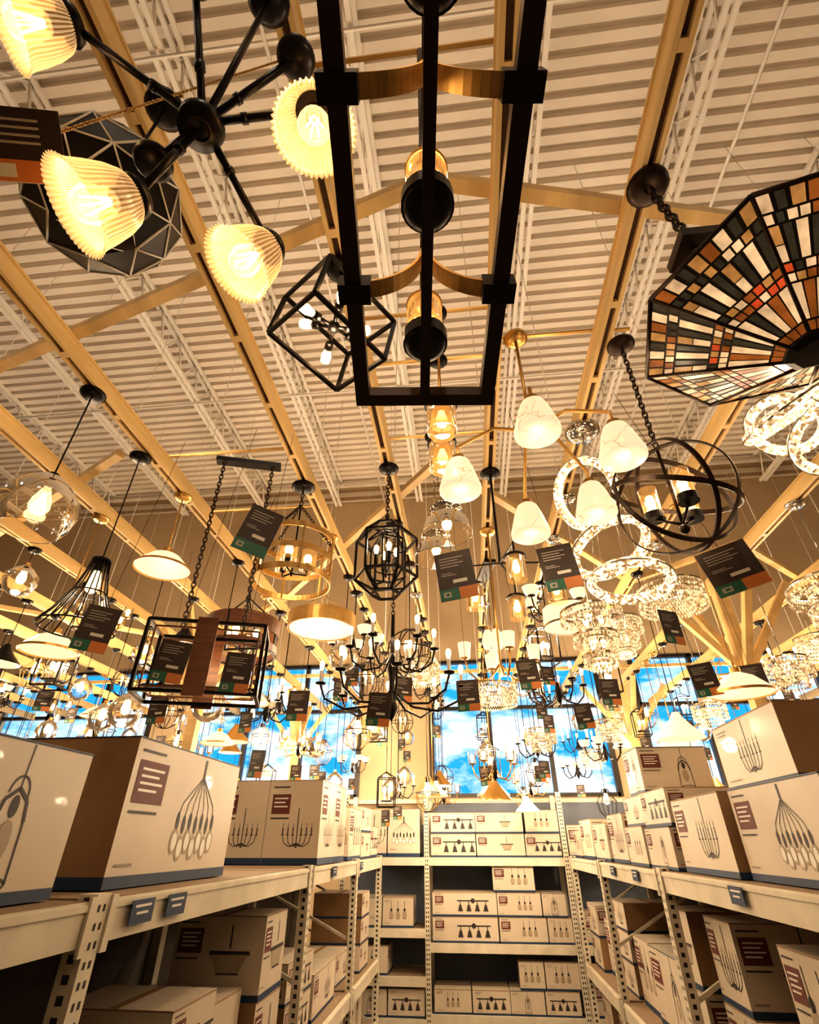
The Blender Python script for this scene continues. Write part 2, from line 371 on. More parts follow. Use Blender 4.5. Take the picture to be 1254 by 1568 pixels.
def carton(x,y,z,w,d,h,face,kind,top='card',sidec='card',lab=True):
    key=(round(w,3),round(d,3),round(h,3),kind,sidec,lab)
    if key not in CB:
        b=MB();hw,hd=w/2,d/2
        c=[(-hw,-hd,0),(hw,-hd,0),(hw,hd,0),(-hw,hd,0),(-hw,-hd,h),(hw,-hd,h),(hw,hd,h),(-hw,hd,h)]
        b.add(c,[(0,1,5,4),(2,3,7,6),(3,2,1,0)],'card');b.add(c,[(1,2,6,5),(3,0,4,7)],sidec);b.add(c,[(4,5,6,7)],top)
        b.box((0,0,h+.0005),(w*.98,.05,.001),'kraft');b.box((0,-.001,h-.004),(w+.002,d+.002,.006),'navy' if kind in('pendant','cluster') else 'kraft')
        e=.0018;e2=.0030
        faces=[(lambda u,v,e=e:(u,-hd-e,v),w),(lambda u,v,e=e:(hw+e,u,v),d),(lambda u,v,e=e:(-hw-e,-u,v),d)]
        for k,(P,ww) in enumerate(faces):
            b.add([P(-ww/2,0),P(ww/2,0),P(ww/2,h*.075),P(-ww/2,h*.075)],[(0,1,2,3)],'navy')
            if k and sidec!='card': continue
            s=min(h*.80,ww*.75) if kind!='vanity' else min(h*1.1,ww*.52)
            ox=(ww*.13 if kind!='cluster' else ww*.10) if lab and ww>h*.8 else 0
            def txt(lx,lw,q0,n,m='white'):
                for j in range(n):
                    qq=q0-j*.05;b.add([P(lx+a*lw*(.8 if j%2 else 1),h*(qq+cc*.018),e2) for a,cc in((0,0),(1,0),(1,1),(0,1))],[(0,1,2,3)],m)
            if kind=='chandelier2':
                for o2 in(-.25,.25):
                    art(b,'chandelier',P,o2*ww+.05,h*.36,h*.48)
                    x0=o2*ww-ww*.21;lw=ww*.17
                    b.add([P(x0+a*lw,h*q) for a,q in((0,.58),(1,.58),(1,.82),(0,.82))],[(0,1,2,3)],'maroon');txt(x0+lw*.12,lw*.75,.76,3)
                    txt(x0,lw*.9,.90,1,'ink');txt(x0,lw*1.0,.52,1,'ink')
                b.add([P(-.003,0),P(.003,0),P(.003,h),P(-.003,h)],[(0,1,2,3)],'greyink')
            else:
                art(b,kind,P,ox,h*.48,s)
                if lab:
                    lw=min(ww*.27,h*.44);lx=-ww*.46
                    b.add([P(lx+a*lw,h*q,.0024) for a,q in((0,.54),(1,.54),(1,.84),(0,.84))],[(0,1,2,3)],'maroon');txt(lx+lw*.12,lw*.75,.77,4)
                    txt(lx,lw*.8,.90,1,'ink');txt(lx,lw*.9,.47,1,'ink');txt(lx,lw*.5,.13,1,'greyink')
                else: txt(-ww*.44,ww*.18,.88,2,'greyink');txt(-ww*.44,ww*.2,.14,1,'greyink')
        CB[key]=b.mesh('light_fixture_carton')
    r={'s':0,'l':math.pi/2,'r':-math.pi/2}[face]
    return place(CB[key],'light_fixture_carton',(x,y,z+.003),(0,0,r+random.uniform(-.02,.02)))
def boxL(y0,y1,z,h,kind,xf=-1.42,dep=.55,**k): carton(xf-dep/2,(y0+y1)/2,z,y1-y0,dep,h,'l',kind,**k)
def boxR(y0,y1,z,h,kind,xf=1.42,dep=.55,**k): carton(xf+dep/2,(y0+y1)/2,z,y1-y0,dep,h,'r',kind,**k)
T=1.885
boxL(1.42,2.02,T,.45,'pendant',xf=-1.45,lab=False);boxL(2.40,3.55,T,.58,'cluster',xf=-1.5,dep=.7,sidec='kraft')
boxL(.5,1.38,T,.5,'pendant')
carton(-1.87,5.75,T,1.02,1.0,.66,'s','chandelier2')
boxL(6.5,7.2,T,.5,'jars',xf=-1.36);boxL(7.25,7.9,T,.27,'flush',xf=-1.36);boxL(7.25,7.9,T+.275,.27,'jars',xf=-1.36);boxL(7.95,8.5,T,.35,'vanity',xf=-1.36)
boxR(1.5,2.45,T,.36,'pendant',xf=1.45);boxR(2.5,3.4,T,.41,'cluster',xf=1.43,sidec='card');boxR(3.45,4.3,T,.41,'chandelier',xf=1.40,sidec='kraft')
boxR(2.9,3.72,T+.418,.36,'chandelier',xf=1.58,dep=.6,sidec='kraft',lab=False)
boxR(4.38,5.0,T,.26,'pendant',xf=1.38);boxR(4.38,5.0,T+.265,.24,'vanity',xf=1.4);boxR(5.05,5.65,T,.28,'jars',xf=1.38);boxR(5.05,5.65,T+.285,.22,'chandelier',xf=1.42,sidec='kraft')
boxR(5.75,6.35,T,.40,'chandelier',xf=1.40);boxR(6.45,7.1,T,.34,'flush',xf=1.38);boxR(7.2,7.9,T,.4,'jars',xf=1.38);boxR(8.0,8.5,T,.3,'jars',xf=1.38)
carton(1.76,5.3,T+.512,.58,.45,.36,'s','pendant')
boxR(.8,1.45,T,.36,'pendant',xf=1.42,lab=False)
def fill(side,z,zmax,y0,y1,seed):
    rr=random.Random(seed);y=y0;f=boxL if side<0 else boxR
    while y<y1-.4:
        w=rr.choice([.45,.55,.7,.85]);w=min(w,y1-y)
        zz=z;h=rr.choice([.24,.3,.42,.5]);k=rr.choice(['pendant','cluster','chandelier','jars','flush','vanity']);dx=rr.uniform(.06,.20)
        while zz+h<zmax:
            f(y,y+w,zz,h,k,xf=side*(1.3+dx),dep=.6,sidec=rr.choice(['card','kraft']));zz+=h+.004
            if rr.random()<.35:break
        y+=w+.04
for a,c in ((.0,2.05),(2.16,4.78),(4.92,6.75),(6.87,8.5)):
    fill(-1,.80,1.72,a,c,int(a*10)+3);fill(-1,.22,.7,a,c,int(a*10)+50)
for a,c in ((.0,2.1),(2.26,4.5),(4.68,6.6),(6.77,8.5)):
    fill(1,.80,1.72,a,c,int(a*10)+11);fill(1,.22,.7,a,c,int(a*10)+70)
def rowS(x0,z,ws,h,kinds):
    x=x0
    for w,k in zip(ws,kinds):
        carton(x+w/2,9.3,z,w-.015,.5,h,'s',k,lab=w>.5);x+=w
rowS(-.64,1.87,[.68,.72,.52],.29,['vanity','flush','vanity']);rowS(-.64,2.165,[.68,.72],.27,['vanity','flush']);rowS(.78,2.165,[.5],.30,['jars'])
rowS(-1.85,1.87,[.55,.5],.62,['chandelier','cluster'])
rowS(1.38,1.87,[.6,.55],.4,['jars','pendant'])
rowS(-.64,.90,[.92,.66,.34],.28,['vanity','jars','jars']);rowS(-.64,1.185,[.92,.62,.34],.27,['vanity','jars','pendant']);rowS(.24,1.46,[.6],.32,['jars'])
rowS(-.64,.19,[.5,.5,.45,.45],.24,['jars','vanity','pendant','vanity']);rowS(.5,.435,[.34,.45],.28,['jars','jars'])
rowS(-1.85,1.05,[.5,.45],.34,['pendant','jars']);rowS(-1.85,.55,[.6],.3,['jars']);rowS(-1.85,.14,[.6,.5],.28,['pendant','vanity'])
rowS(1.38,.9,[.6,.5],.34,['jars','pendant']);rowS(1.38,.19,[.6,.5],.34,['jars','pendant'])
# ---------------------------------------------------------------- hero fixtures
def Z(r): return r+EYE
occ=[]
def reg(x,y,r): occ.append((x,y,r))
def canopy(b,x=0,y=0,z=0,r=.065,mat='black',h=.03): b.lathe([(.0001,z-h),(r*.7,z-h),(r,z-h*.4),(r,z),(.0001,z)],mat,20,(x,y,0))
# 1 linear open-frame chandelier
b=MB();A=V((-.055,.865,Z(.90)));Bn=V((.045,-.15,Z(1.085)));d=(Bn-A);L=d.length;yd=d/L;xd=V((1,.11,0)).normalized();xd=(xd-yd*xd.dot(yd)).normalized();ud=xd.cross(yd)
if ud.z<0:ud=-ud
def Q(s,t,h=0): return A+xd*s+yd*t+ud*h
W=.148
for s in(-W,W): b.bar(Q(s,0),Q(s,L),.032,'iron',.034,up=ud)
b.bar(Q(-W-.016,0),Q(W+.016,0),.03,'iron',.034,up=ud);b.bar(Q(-W,L),Q(W,L),.034,'iron',.034,up=ud)
b.bar(Q(0,0,-.005),Q(0,L,-.005),.022,'iron',.02,up=ud);b.bar(Q(0,.05,.19),Q(0,L-.05,.19),.02,'black',.02,up=ud)
for t in(.255,.575,.90):
    for s in(-1,1):
        b.bar(Q(s*(W-.035),t),Q(s*(W+.03),t),.040,'black',.05,up=ud)
        pts=[]
        for i in range(15):
            a=math.pi/2*i/14;pts.append((s*(W-.005-(W-.012)*math.sin(a)),.0+.19*(1-math.cos(a))))
        for p,q in zip(pts[:-1],pts[1:]): b.bar(Q(p[0],t,p[1]),Q(q[0],t,q[1]),.006,'gold',.034,up=yd)
for t in(.125,.40,.70):
    c=Q(0,t,.02)
    b.cyl(c-V((0,0,.002)),.05,.034,'black',24);b.lathe([(.047,.0),(.043,-.012),(.03,-.016),(.0001,-.016)],'black',24,c)
    b.ring(c-V((0,0,.004)),.04,.003,'chrome');b.lathe([(.040,.032),(.042,.14),(.0400,.14),(.038,.034)],'amber',24,c);b.bulb(c+V((0,0,.035)),.018,.075);b.ring(c+V((0,0,.14)),.041,.003,'gold')
b.tube([Q(0,.35,.19),V((Q(0,.35,.19).x,Q(0,.35,.19).y,RZ+.105))],.01,'black',8)
o=b.obj('linear_frame_chandelier');light(o,Q(0,.4,.09)+V((0,0,.06)),3);light(o,Q(0,.7,.09)+V((0,0,.06)),3)
strut(Q(0,.35,.19).y,-.42,.25)
# 2 black sputnik chandelier with fluted shades
b=MB();hub=V((-.45,.37,Z(1.19)))
b.lathe([(.0001,-.03),(.042,-.03),(.045,-.01),(.03,.02),(.0001,.02)],'black',24,hub);b.ring(hub-V((0,0,.03)),.02,.003,'iron')
caps=[((-.68,.23,1.32),(-.76,.20,1.24)),((-.23,.38,1.21),(-.215,.375,1.09)),((-.36,.56,1.07),(-.41,.54,.97)),((-.53,.39,.96),(-.595,.36,.87)),((-.26,.32,1.30),None),((-.55,.40,1.12),None),((-.47,.22,1.50),None)]
LT=[]
for c,sh in caps:
    c=V((c[0],c[1],Z(c[2])));b.tube([hub,c],.0078,'black',8);m=hub.lerp(c,.35);b.tube([m,hub.lerp(c,.40)],.011,'black',8)
    dr=(V((sh[0],sh[1],Z(sh[2])))-c).normalized() if sh else V((0,0,1))
    R=dr.to_track_quat('Z','Y').to_matrix()
    b.lathe([(.0001,-.012),(.03,-.012),(.038,0),(.036,.01),(.0001,.01)],'black',24,c,R)
    b.lathe([(.0001,0),(.018,0),(.018,.04),(.0001,.04)],'black',12,c,R)
    if sh:
        b.lathe([(.034,.008),(.044,.018),(.054,.04),(.062,.07),(.067,.095),(.072,.108),(.077,.112)],'flute',192,c,R,fl=.03,fn=48,mat2='flute_shade')
        b.fbulb(c+R@V((0,0,.03)),R,.032,.085);LT.append(c+R@V((0,0,.09)))
b.tube([hub,V((-.45,.37,RZ))],.008,'black',8);canopy(b,-.45,.37,RZ,.06)
o=b.obj('fluted_glass_sputnik_chandelier')
for p in LT: light(o,p,1.0,.02)
reg(-.45,.37,.4)
# 3 geodesic dome pendant
import bmesh
b=MB();bm=bmesh.new();bmesh.ops.create_icosphere(bm,subdivisions=2,radius=.19);R=Euler((-.25,-.2,.4)).to_matrix()
for f in bm.faces:
    cc=f.calc_center_median()
    if cc.z>-.165:
        b.add([(R@v.co) for v in f.verts],[(0,1,2)],'black')
for e in bm.edges:
    if max(e.verts[0].co.z,e.verts[1].co.z)>-.16: b.tube([R@(e.verts[0].co*1.006),R@(e.verts[1].co*1.006)],.0030,'white',4)
bm.free();b.bulb((0,0,-.04),.03,.09);b.tube([(0,0,.0),(0,0,RZ-Z(1.44))],.005,'black',6);canopy(b,z=RZ-Z(1.44))
o=b.obj('geodesic_dome_pendant',(-.88,.585,Z(1.44)));light(o,(0,0,-.08),1);reg(-.96,.6,.3);strut(.585,-1.0,-.88)
# price tags
def tagmesh(w=.19,h=.25,g='green',cord=.6):
    b=MB();b.box((0,0,0),(w,.003,h),'tagd')
    for e in(-1,1):
        y=e*.0022
        def r(x0,x1,z0,z1,m): b.add([(x0*w,y,z0*h),(x1*w,y,z0*h),(x1*w,y,z1*h),(x0*w,y,z1*h)],[(0,1,2,3)],m)
        for i,zz in enumerate((.36,.30,.24,.18)): r(-.38,.26-.14*(i%2),zz,zz+.018,'tagw')
        r(-.38,-.1,.04,.055,'tagw');r(-.38,.02,.0,.015,'tagw');r(-.5,.02,-.5,-.27,'green');r(.02,.5,-.5,-.27,'orange' if g!='green2' else 'green')
        y=e*.0028;r(-.40,-.20,-.44,-.33,'tagw');r(-.1,.28,-.17,-.10,'white')
        y=e*.0034;r(-.34,-.25,-.41,-.36,'green')
    b.tube([(0,0,h/2),(0,0,h/2+cord)],.0013,'iron',4);return b.mesh('price_tag')
TM={}
def tag(x,y,z,rot=0,tilt=0,w=.19,h=.25,g='green',cord=None):
    cd=cord if cord is not None else max(.05,RZ-Z(z)-h/2)
    k=(w,h,g,round(cd,1))
    if k not in TM:TM[k]=tagmesh(w,h,g,max(.05,round(cd,1)))
    return place(TM[k],'price_tag',(x,y,Z(z)),(0,tilt,rot))
b=MB();b.box((0,0,0),(.13,.003,.12),'tagd')
for zz in(.04,.028,.016,.004): b.box((-.01,-.0025,zz),(.08,.001,.004),'tagw')
b.box((0,-.0025,-.042),(.13,.001,.036),'orange');b.box((-.03,-.0035,-.042),(.03,.001,.022),'white')
sp=V((-.735,.325,1.05));sr=V((.35,-.75,-.8)).to_track_quat('-Y','Z').to_matrix()@Euler((0,-.25,0)).to_matrix()
b.obj('hanging_sign',(sp.x,sp.y,Z(sp.z)),sr.to_euler())
b=MB();b.chain((-.42,.5,RZ),(-.73,.335,Z(1.11)),'gold',.010,.0013);b.obj('sign_chain')
tag(-.93,1.97,1.24,.5,.25,.16,.26,cord=.1,g='green2');tag(-.01,2.09,1.02,-.1,-.12,.17,.24);tag(.46,2.12,1.05,-.1,-.12,.16,.22);tag(1.08,1.92,.91,-.35,-.2,.19,.2,g='orange')
tag(-1.72,2.14,.85,.5,.1,.15,.22);tag(-1.26,2.07,.66,.4,.1,.13,.18);tag(-.98,2.13,.62,.3,.05,.12,.17)
for x,y,z in [(-1.09,3.36,.75),(-.51,3.10,.66),(.02,3.33,.78),(.42,3.40,.92),(1.16,2.83,1.0),(1.42,3.22,.81),(1.09,4.06,.95),(.93,4.36,.84),(.18,6.23,.61),(-.48,4.09,1.02),(-1.6,4.1,.5),(-2.2,3.6,.8),(1.9,3.6,.9)]:
    tag(x,y,z,random.uniform(-.5,.5),random.uniform(-.12,.12),.14,.19,random.choice(['green','orange']))
# 4 open cube chandelier
b=MB()
def cube_frame(b,w,d,h,t,mat,R=Matrix.Identity(3),c=V((0,0,0))):
    P=[[[c+R@V((x*w/2,y*d/2,z*h/2)) for z in(-1,1)] for y in(-1,1)] for x in(-1,1)]
    for i in(0,1):
        for j in(0,1):
            b.bar(P[0][i][j],P[1][i][j],t,mat);b.bar(P[i][0][j],P[i][1][j],t,mat);b.bar(P[i][j][0],P[i][j][1],t,mat)
R=Euler((.12,.1,.95)).to_matrix();cube_frame(b,.34,.28,.22,.014,'black',R)
b.ball((0,0,0),.025,'black')
for a in range(6):
    t=a*math.pi/3;e=R@V((.11*math.cos(t),.11*math.sin(t),(-1)**a*.03));b.tube([(0,0,0),e*.6],.007,'black',6);b.tube([e*.6,e*.85],.016,'black',8);b.tube([e*.85,e*1.1,e*1.35,e*1.4],[.012,.020,.018,.004],'bulb',8)
b.tube([(0,0,0),(0,0,RZ-Z(1.66))],.006,'black',6);canopy(b,z=RZ-Z(1.66));o=b.obj('open_cube_chandelier',(-.42,1.2,Z(1.66)));light(o,(0,0,-.05),3);reg(-.43,1.2,.3)
# 5 stained glass bowl
b=MB();N=8;r0,r1=.07,.42;z0,z1=0,.2
rows=[0,.10,.38,.45,.52,.78,.86,1.0]
cnts=[3,5,7,7,8,10,8]
rr=random.Random(9)
for k in range(N):
    a0=2*math.pi*(k+.2)/N;a1=2*math.pi*(k+1.2)/N
    def G(u,v,off=0):
        p0=V((math.cos(a0),math.sin(a0),0));p1=V((math.cos(a1),math.sin(a1),0));p=p0*(1-u)+p1*u;r=r0+(r1-r0)*v;q=p*r;q.z=z0+(z1-z0)*v+off;return q
    b.add([G(0,0,.0015),G(1,0,.0015),G(1,1,.0015),G(0,1,.0015)],[(0,1,2,3)],'ink')
    for i in range(len(rows)-1):
        m=cnts[i]
        for j in range(m):
            u0,u1=j/m,(j+1)/m;v0,v1=rows[i],rows[i+1];gv=.008
            if i==1: col=0 if j%2==0 else rr.choice([1,2])
            elif i==4: col=[0,2,0,2][j%4]
            elif i in(2,3): col=rr.choice([1,3,2,4,0])
            elif i==5: col=rr.choice([0,3,2,1])
            elif i==6: col=[1,0,2,3][(j+k)%4]
            else: col=1
            gu=(.05 if col!=2 else .16)/m+.005
            if i==4 and j%4==0:
                vm=v0+(v1-v0)*rr.uniform(.3,.7)
                b.add([G(u0+gu,v0+gv),G(u1-gu,v0+gv),G(u1-gu,vm-gv),G(u0+gu,vm-gv)],[(0,1,2,3)],'tg0');b.add([G(u0+gu,vm),G(u1-gu,vm),G(u1-gu,v1-gv),G(u0+gu,v1-gv)],[(0,1,2,3)],'tg3')
            else: b.add([G(u0+gu,v0+gv),G(u1-gu,v0+gv),G(u1-gu,v1-gv),G(u0+gu,v1-gv)],[(0,1,2,3)],'tg%d'%col)
    b.tube([G(0,0,-.001),G(0,1,-.001)],.006,'iron',6);b.tube([G(0,1),G(1,1)],.007,'iron',6);b.tube([G(0,0),G(1,0)],.006,'iron',6)
b.lathe([(.0001,-.02),(.055,-.018),(.075,-.004),(.08,.01),(.0001,.012)],'black',8,(0,0,0),Euler((0,0,.2*math.pi/4)).to_matrix(),smooth=False)
bx=V((-.27,-.13,.33));b.box(bx,(.12,.12,.035),'iron');b.box(bx+V((0,0,.03)),(.08,.08,.04),'iron')
b.bar(bx,(0,0,.36),.02,'iron');b.tube([(0,0,0),(0,0,.38)],.01,'iron');b.tube([bx,(-.33,-.2,.2)],.01,'iron');b.tube([(0,0,.36),(.3,.1,.2)],.008,'iron');b.tube([(0,0,.36),(-.05,.36,.2)],.008,'iron')
TP=V((1.04,1.06,Z(1.17)));cn=V((.785,1.0,RZ))-TP;b.chain(bx+V((0,0,.05)),cn-V((0,0,.03)),'iron',.05,.005);canopy(b,cn.x,cn.y,cn.z,.075,'iron')
for a in range(3): b.bulb((.13*math.cos(a*2.1),.13*math.sin(a*2.1),.12),.03,.08)
o=b.obj('stained_glass_bowl_pendant',TP);light(o,(0,0,.3),3,.06);reg(1.04,1.06,.5)
# 6 marble shade chandelier
b=MB();C=V((.36,1.72,Z(1.52)))
b.lathe([(.0001,-.05),(.02,-.04),(.028,0),(.02,.04),(.0001,.05)],'brass',16,C);b.tube([C,(C.x,C.y,RZ+.09)],.008,'brass',8);canopy(b,C.x,C.y,RZ+.105,.06,'brass');strut(1.72,.25,.78)
ML=[]
for x,y,z in [(.32,1.43,1.33),(.63,1.52,1.26),(.03,1.68,1.27),(.60,1.87,1.24),(.33,1.96,1.21)]:
    c=V((x,y,Z(z)));m=(C+c)/2;b.tube([C,V((m.x,m.y,C.z+.015)),V((x,y,c.z+.155)),V((x,y,c.z+.10))],.008,'brass',8)
    b.lathe([(.0001,.10),(.026,.10),(.026,.075)],'brass',16,c)
    b.lathe([(.025,.085),(.044,.07),(.060,.03),(.076,-.03),(.086,-.065),(.085,-.08),(.074,-.088),(.0001,-.088)],'marble',28,c);ML.append(c)
o=b.obj('alabaster_shade_chandelier')
for c in ML: light(o,c-V((0,0,.14)),.8,.05)
reg(.36,1.72,.42)
# 7 orb chandelier
b=MB()
for e in((1.35,0,.2),(1.2,.7,1.4),(.35,.25,0),(1.5,-.5,2.4)): b.band((0,0,0),.235,.020,.006,'iron',Euler(e).to_matrix(),48)
for a in range(3):
    t=a*2.094+.6;c=V((.085*math.cos(t),.085*math.sin(t),-.05));b.tube([(0,0,-.13),c+V((0,0,-.03))],.006,'iron');b.cyl(c-V((0,0,.035)),.038,.03,'black',18)
    b.lathe([(.034,0),(.036,.11)],'amber',18,c);b.bulb(c,.020,.085)
b.tube([(0,0,-.14),(0,0,.25)],.007,'iron');b.ball((0,0,-.15),.02,'iron');b.chain((0,0,.25),(0,0,RZ-Z(1.14)-.03));canopy(b,z=RZ-Z(1.14),mat='iron')
o=b.obj('bronze_orb_chandelier',(.86,1.73,Z(1.14)));light(o,(0,0,.02),3);reg(.86,1.73,.34);strut(1.73,.78,.9)
# 8 crystal rings
def rings(x,y,items):
    b=MB()
    for dx,dy,z,r,nn in items:
        rt=V(nn).to_track_quat('Z','Y').to_matrix()
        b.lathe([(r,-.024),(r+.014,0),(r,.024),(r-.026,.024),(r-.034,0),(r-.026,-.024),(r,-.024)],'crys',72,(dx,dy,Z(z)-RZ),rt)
        b.band((dx,dy,Z(z)-RZ),r+.015,.010,.004,'chrome',rt,56)
        for k in range(3):
            p=rt@V((r*math.cos(k*2.09),r*math.sin(k*2.09),0));b.tube([(dx+p.x,dy+p.y,Z(z)-RZ+p.z),(0,0,-.04)],.0012,'chrome',4)
    canopy(b,r=.10,mat='chrome',h=.05);o=b.obj('crystal_ring_chandelier',(x,y,RZ));light(o,(items[0][0],items[0][1],Z(items[0][2])-RZ),4);reg(x,y,.38)
rings(.78,2.34,[(-.10,-.13,1.50,.185,(-.75,-.5,-.45)),(.01,.04,1.27,.205,(-.25,.35,1)),(.10,.13,1.12,.20,(.1,.1,1))])
rings(1.62,1.85,[(-.05,.0,1.66,.23,(-.5,-.2,.9)),(-.09,.04,1.60,.15,(.6,.2,.8)),(.09,.05,1.52,.17,(-.1,-.5,-.8))])
reg(1.75,2.75,.5)
# 9 bubble glass pendant / wire cone
RD=Euler((math.pi,0,0)).to_matrix()
def bubble(x,y,z,r=.165):
    b=MB();h=RZ-Z(z)
    b.lathe([(.028,r*1.05),(.05,r*.98),(r*.62,r*.72),(r*.95,r*.25),(r,-.1*r),(r*.9,-r*.55),(r*.72,-r*.8)],'clear',32);b.ring((0,0,-r*.8),r*.72,.002,'chrome')
    b.cyl((0,0,r*.62),.025,r*.5,'black',14);b.fbulb((0,0,r*.6),RD,.045,.15);b.tube([(0,0,r),(0,0,h)],.004,'black',6);canopy(b,z=h)
    o=b.obj('bubble_glass_pendant',(x,y,Z(z)));light(o,(0,0,.02),3);reg(x,y,.25)
bubble(-1.92,1.76,1.31)
def wirecone(x,y,z):
    b=MB();h=RZ-Z(z)
    pr=[(.045,.2),(.055,.12),(.085,.0),(.14,-.12),(.185,-.19)]
    for k in range(20):
        a=2*math.pi*k/20;b.tube([(r*math.cos(a),r*math.sin(a),zz) for r,zz in pr],.004,'black',5)
    for r,zz in (pr[0],pr[2],pr[4]): b.ring((0,0,zz),r,.0045,'black')
    b.lathe([(.0001,.215),(.046,.205),(.046,.19)],'black',18);b.cyl((0,0,.13),.022,.07,'black',12);b.bulb((0,0,.13),.035,.13,down=True)
    b.tube([(0,0,.2),(0,0,h)],.004,'black',6);canopy(b,z=h);o=b.obj('wire_cage_pendant',(x,y,Z(z)));light(o,(0,0,-.04),4);reg(x,y,.28)
wirecone(-1.96,2.3,1.11)
# 10 gold band drum chandelier
b=MB();h=RZ-Z(1.47)
for zz in(-.14,0,.14): b.band((0,0,zz),.245,.035,.008,'gold',None,48)
for k in range(6):
    a=k*math.pi/3;b.bar((.243*math.cos(a),.243*math.sin(a),-.15),(.243*math.cos(a),.243*math.sin(a),.15),.02,'gold',.01)
for k in range(3):
    a=k*2.094+.5;b.chain((.24*math.cos(a),.24*math.sin(a),.15),(0,0,.42),'iron',.03,.003)
    c=(.09*math.cos(a),.09*math.sin(a),-.02);b.tube([(0,0,-.08),(c[0],c[1],-.08),(c[0],c[1],-.03)],.006,'black');b.cyl((c[0],c[1],-.04),.02,.05,'black');b.bulb(c,.028,.09)
    b.lathe([(.05,-.02),(.055,.1)],'amber',16,c)
b.tube([(0,0,-.1),(0,0,.42)],.006,'black');b.chain((0,0,.42),(0,0,h-.03));canopy(b,z=h,r=.08);o=b.obj('gold_band_drum_chandelier',(-1.02,2.72,Z(1.47)));light(o,(0,0,0),4);reg(-1.02,2.72,.38)
# 11 black geometric cage
b=MB();h=RZ-Z(1.38)
def hexcage(b,r,hh,t,mat,n=6,rot=0):
    A=[V((r*math.cos(2*math.pi*k/n+rot),r*math.sin(2*math.pi*k/n+rot),hh*.28)) for k in range(n)];Bq=[V((p.x,p.y,-hh*.28)) for p in A]
    C1=[V((p.x*.45,p.y*.45,hh*.5)) for p in A];D=[V((p.x*.45,p.y*.45,-hh*.5)) for p in A]
    for k in range(n):
        l=(k+1)%n
        for p,q in((A[k],A[l]),(Bq[k],Bq[l]),(A[k],Bq[k]),(A[k],C1[k]),(Bq[k],D[k]),(C1[k],C1[l]),(D[k],D[l])): b.bar(p,q,t,mat)
hexcage(b,.18,.44,.013,'black');hexcage(b,.12,.34,.009,'black',6,.5)
for k in range(4):
    a=k*math.pi/2+.4;c=(.06*math.cos(a),.06*math.sin(a),-.03);b.tube([(0,0,-.1),(c[0],c[1],-.09),(c[0],c[1],-.03)],.005,'black');b.cyl((c[0],c[1],-.05),.012,.07,'black',10);b.bulb((c[0],c[1],.02),.016,.065)
b.tube([(0,0,-.12),(0,0,.3)],.006,'black');b.chain((0,0,.28),(0,0,h-.02));canopy(b,z=h);o=b.obj('geometric_cage_chandelier',(-.41,2.58,Z(1.38)));light(o,(0,0,.1),3);reg(-.41,2.58,.3)
# 12 drum disc pendant
b=MB();h=RZ-Z(1.33);b.lathe([(.0001,-.045),(.23,-.045)],'opalw',40);b.lathe([(.235,-.05),(.245,-.05),(.245,.05),(.235,.05),(.235,-.05)],'gold',40,smooth=False);b.lathe([(.0001,.05),(.235,.05)],'opalw',40)
for k in range(3): b.tube([(.2*math.cos(k*2.09),.2*math.sin(k*2.09),.05),(0,0,.22)],.004,'brass')
b.tube([(0,0,.2),(0,0,h)],.006,'brass');canopy(b,z=h,mat='brass');o=b.obj('drum_disc_pendant',(-1.0,3.42,Z(1.33)));light(o,(0,0,-.2),5,.1);reg(-1.0,3.42,.34)
# 13 candle chandelier
def candlech(b,r,z,n,arm='black',top=.5,shade=None):
    for k in range(n):
        a=2*math.pi*k/n+.2;ca,sa=math.cos(a),math.sin(a);pts=[(ca*rr,sa*rr,z+zz) for rr,zz in((.01,.02),(r*.3,-.07),(r*.65,-.09),(r*.93,-.03),(r,.05))]
        b.tube(pts,.007,arm,6);b.lathe([(.0001,.05),(.03,.055),(.034,.065)],arm,12,(ca*r,sa*r,z))
        if shade=='cyl': b.lathe([(.035,.06),(.045,.16),(.0001,.16)],'opalw',14,(ca*r,sa*r,z));b.lathe([(.0001,.06),(.035,.06)],'opalw',14,(ca*r,sa*r,z))
        elif shade=='jar': b.lathe([(.04,.06),(.045,.18)],'clear',14,(ca*r,sa*r,z));b.bulb((ca*r,sa*r,z+.07),.020,.08)
        elif shade=='bowl': b.lathe([(.02,.06),(.05,.08),(.07,.14)],'opal',14,(ca*r,sa*r,z))
        else: b.cyl((ca*r,sa*r,z+.06),.011,.08,'white',8);b.bulb((ca*r,sa*r,z+.14),.017,.065)
b=MB();h=RZ-Z(.86);candlech(b,.45,-.08,8);candlech(b,.28,.16,6)
b.lathe([(.0001,-.24),(.02,-.21),(.045,-.16),(.02,-.1),(.018,.0),(.035,.08),(.015,.15),(.012,.45),(.0001,.46)],'black',14)
b.chain((0,0,.45),(0,0,h-.02));canopy(b,z=h);o=b.obj('two_tier_candle_chandelier',(-.46,3.27,Z(.86)));light(o,(0,0,.0+.3),6);reg(-.46,3.27,.5)
b=MB();h=RZ-Z(.98);candlech(b,.24,0,4,'brass',shade='cyl');b.tube([(0,0,-.06),(0,0,h)],.008,'brass');canopy(b,z=h,mat='brass');o=b.obj('brass_shaded_chandelier',(.25,3.45,Z(.98)));light(o,(0,0,-.1),4);reg(.25,3.45,.34)
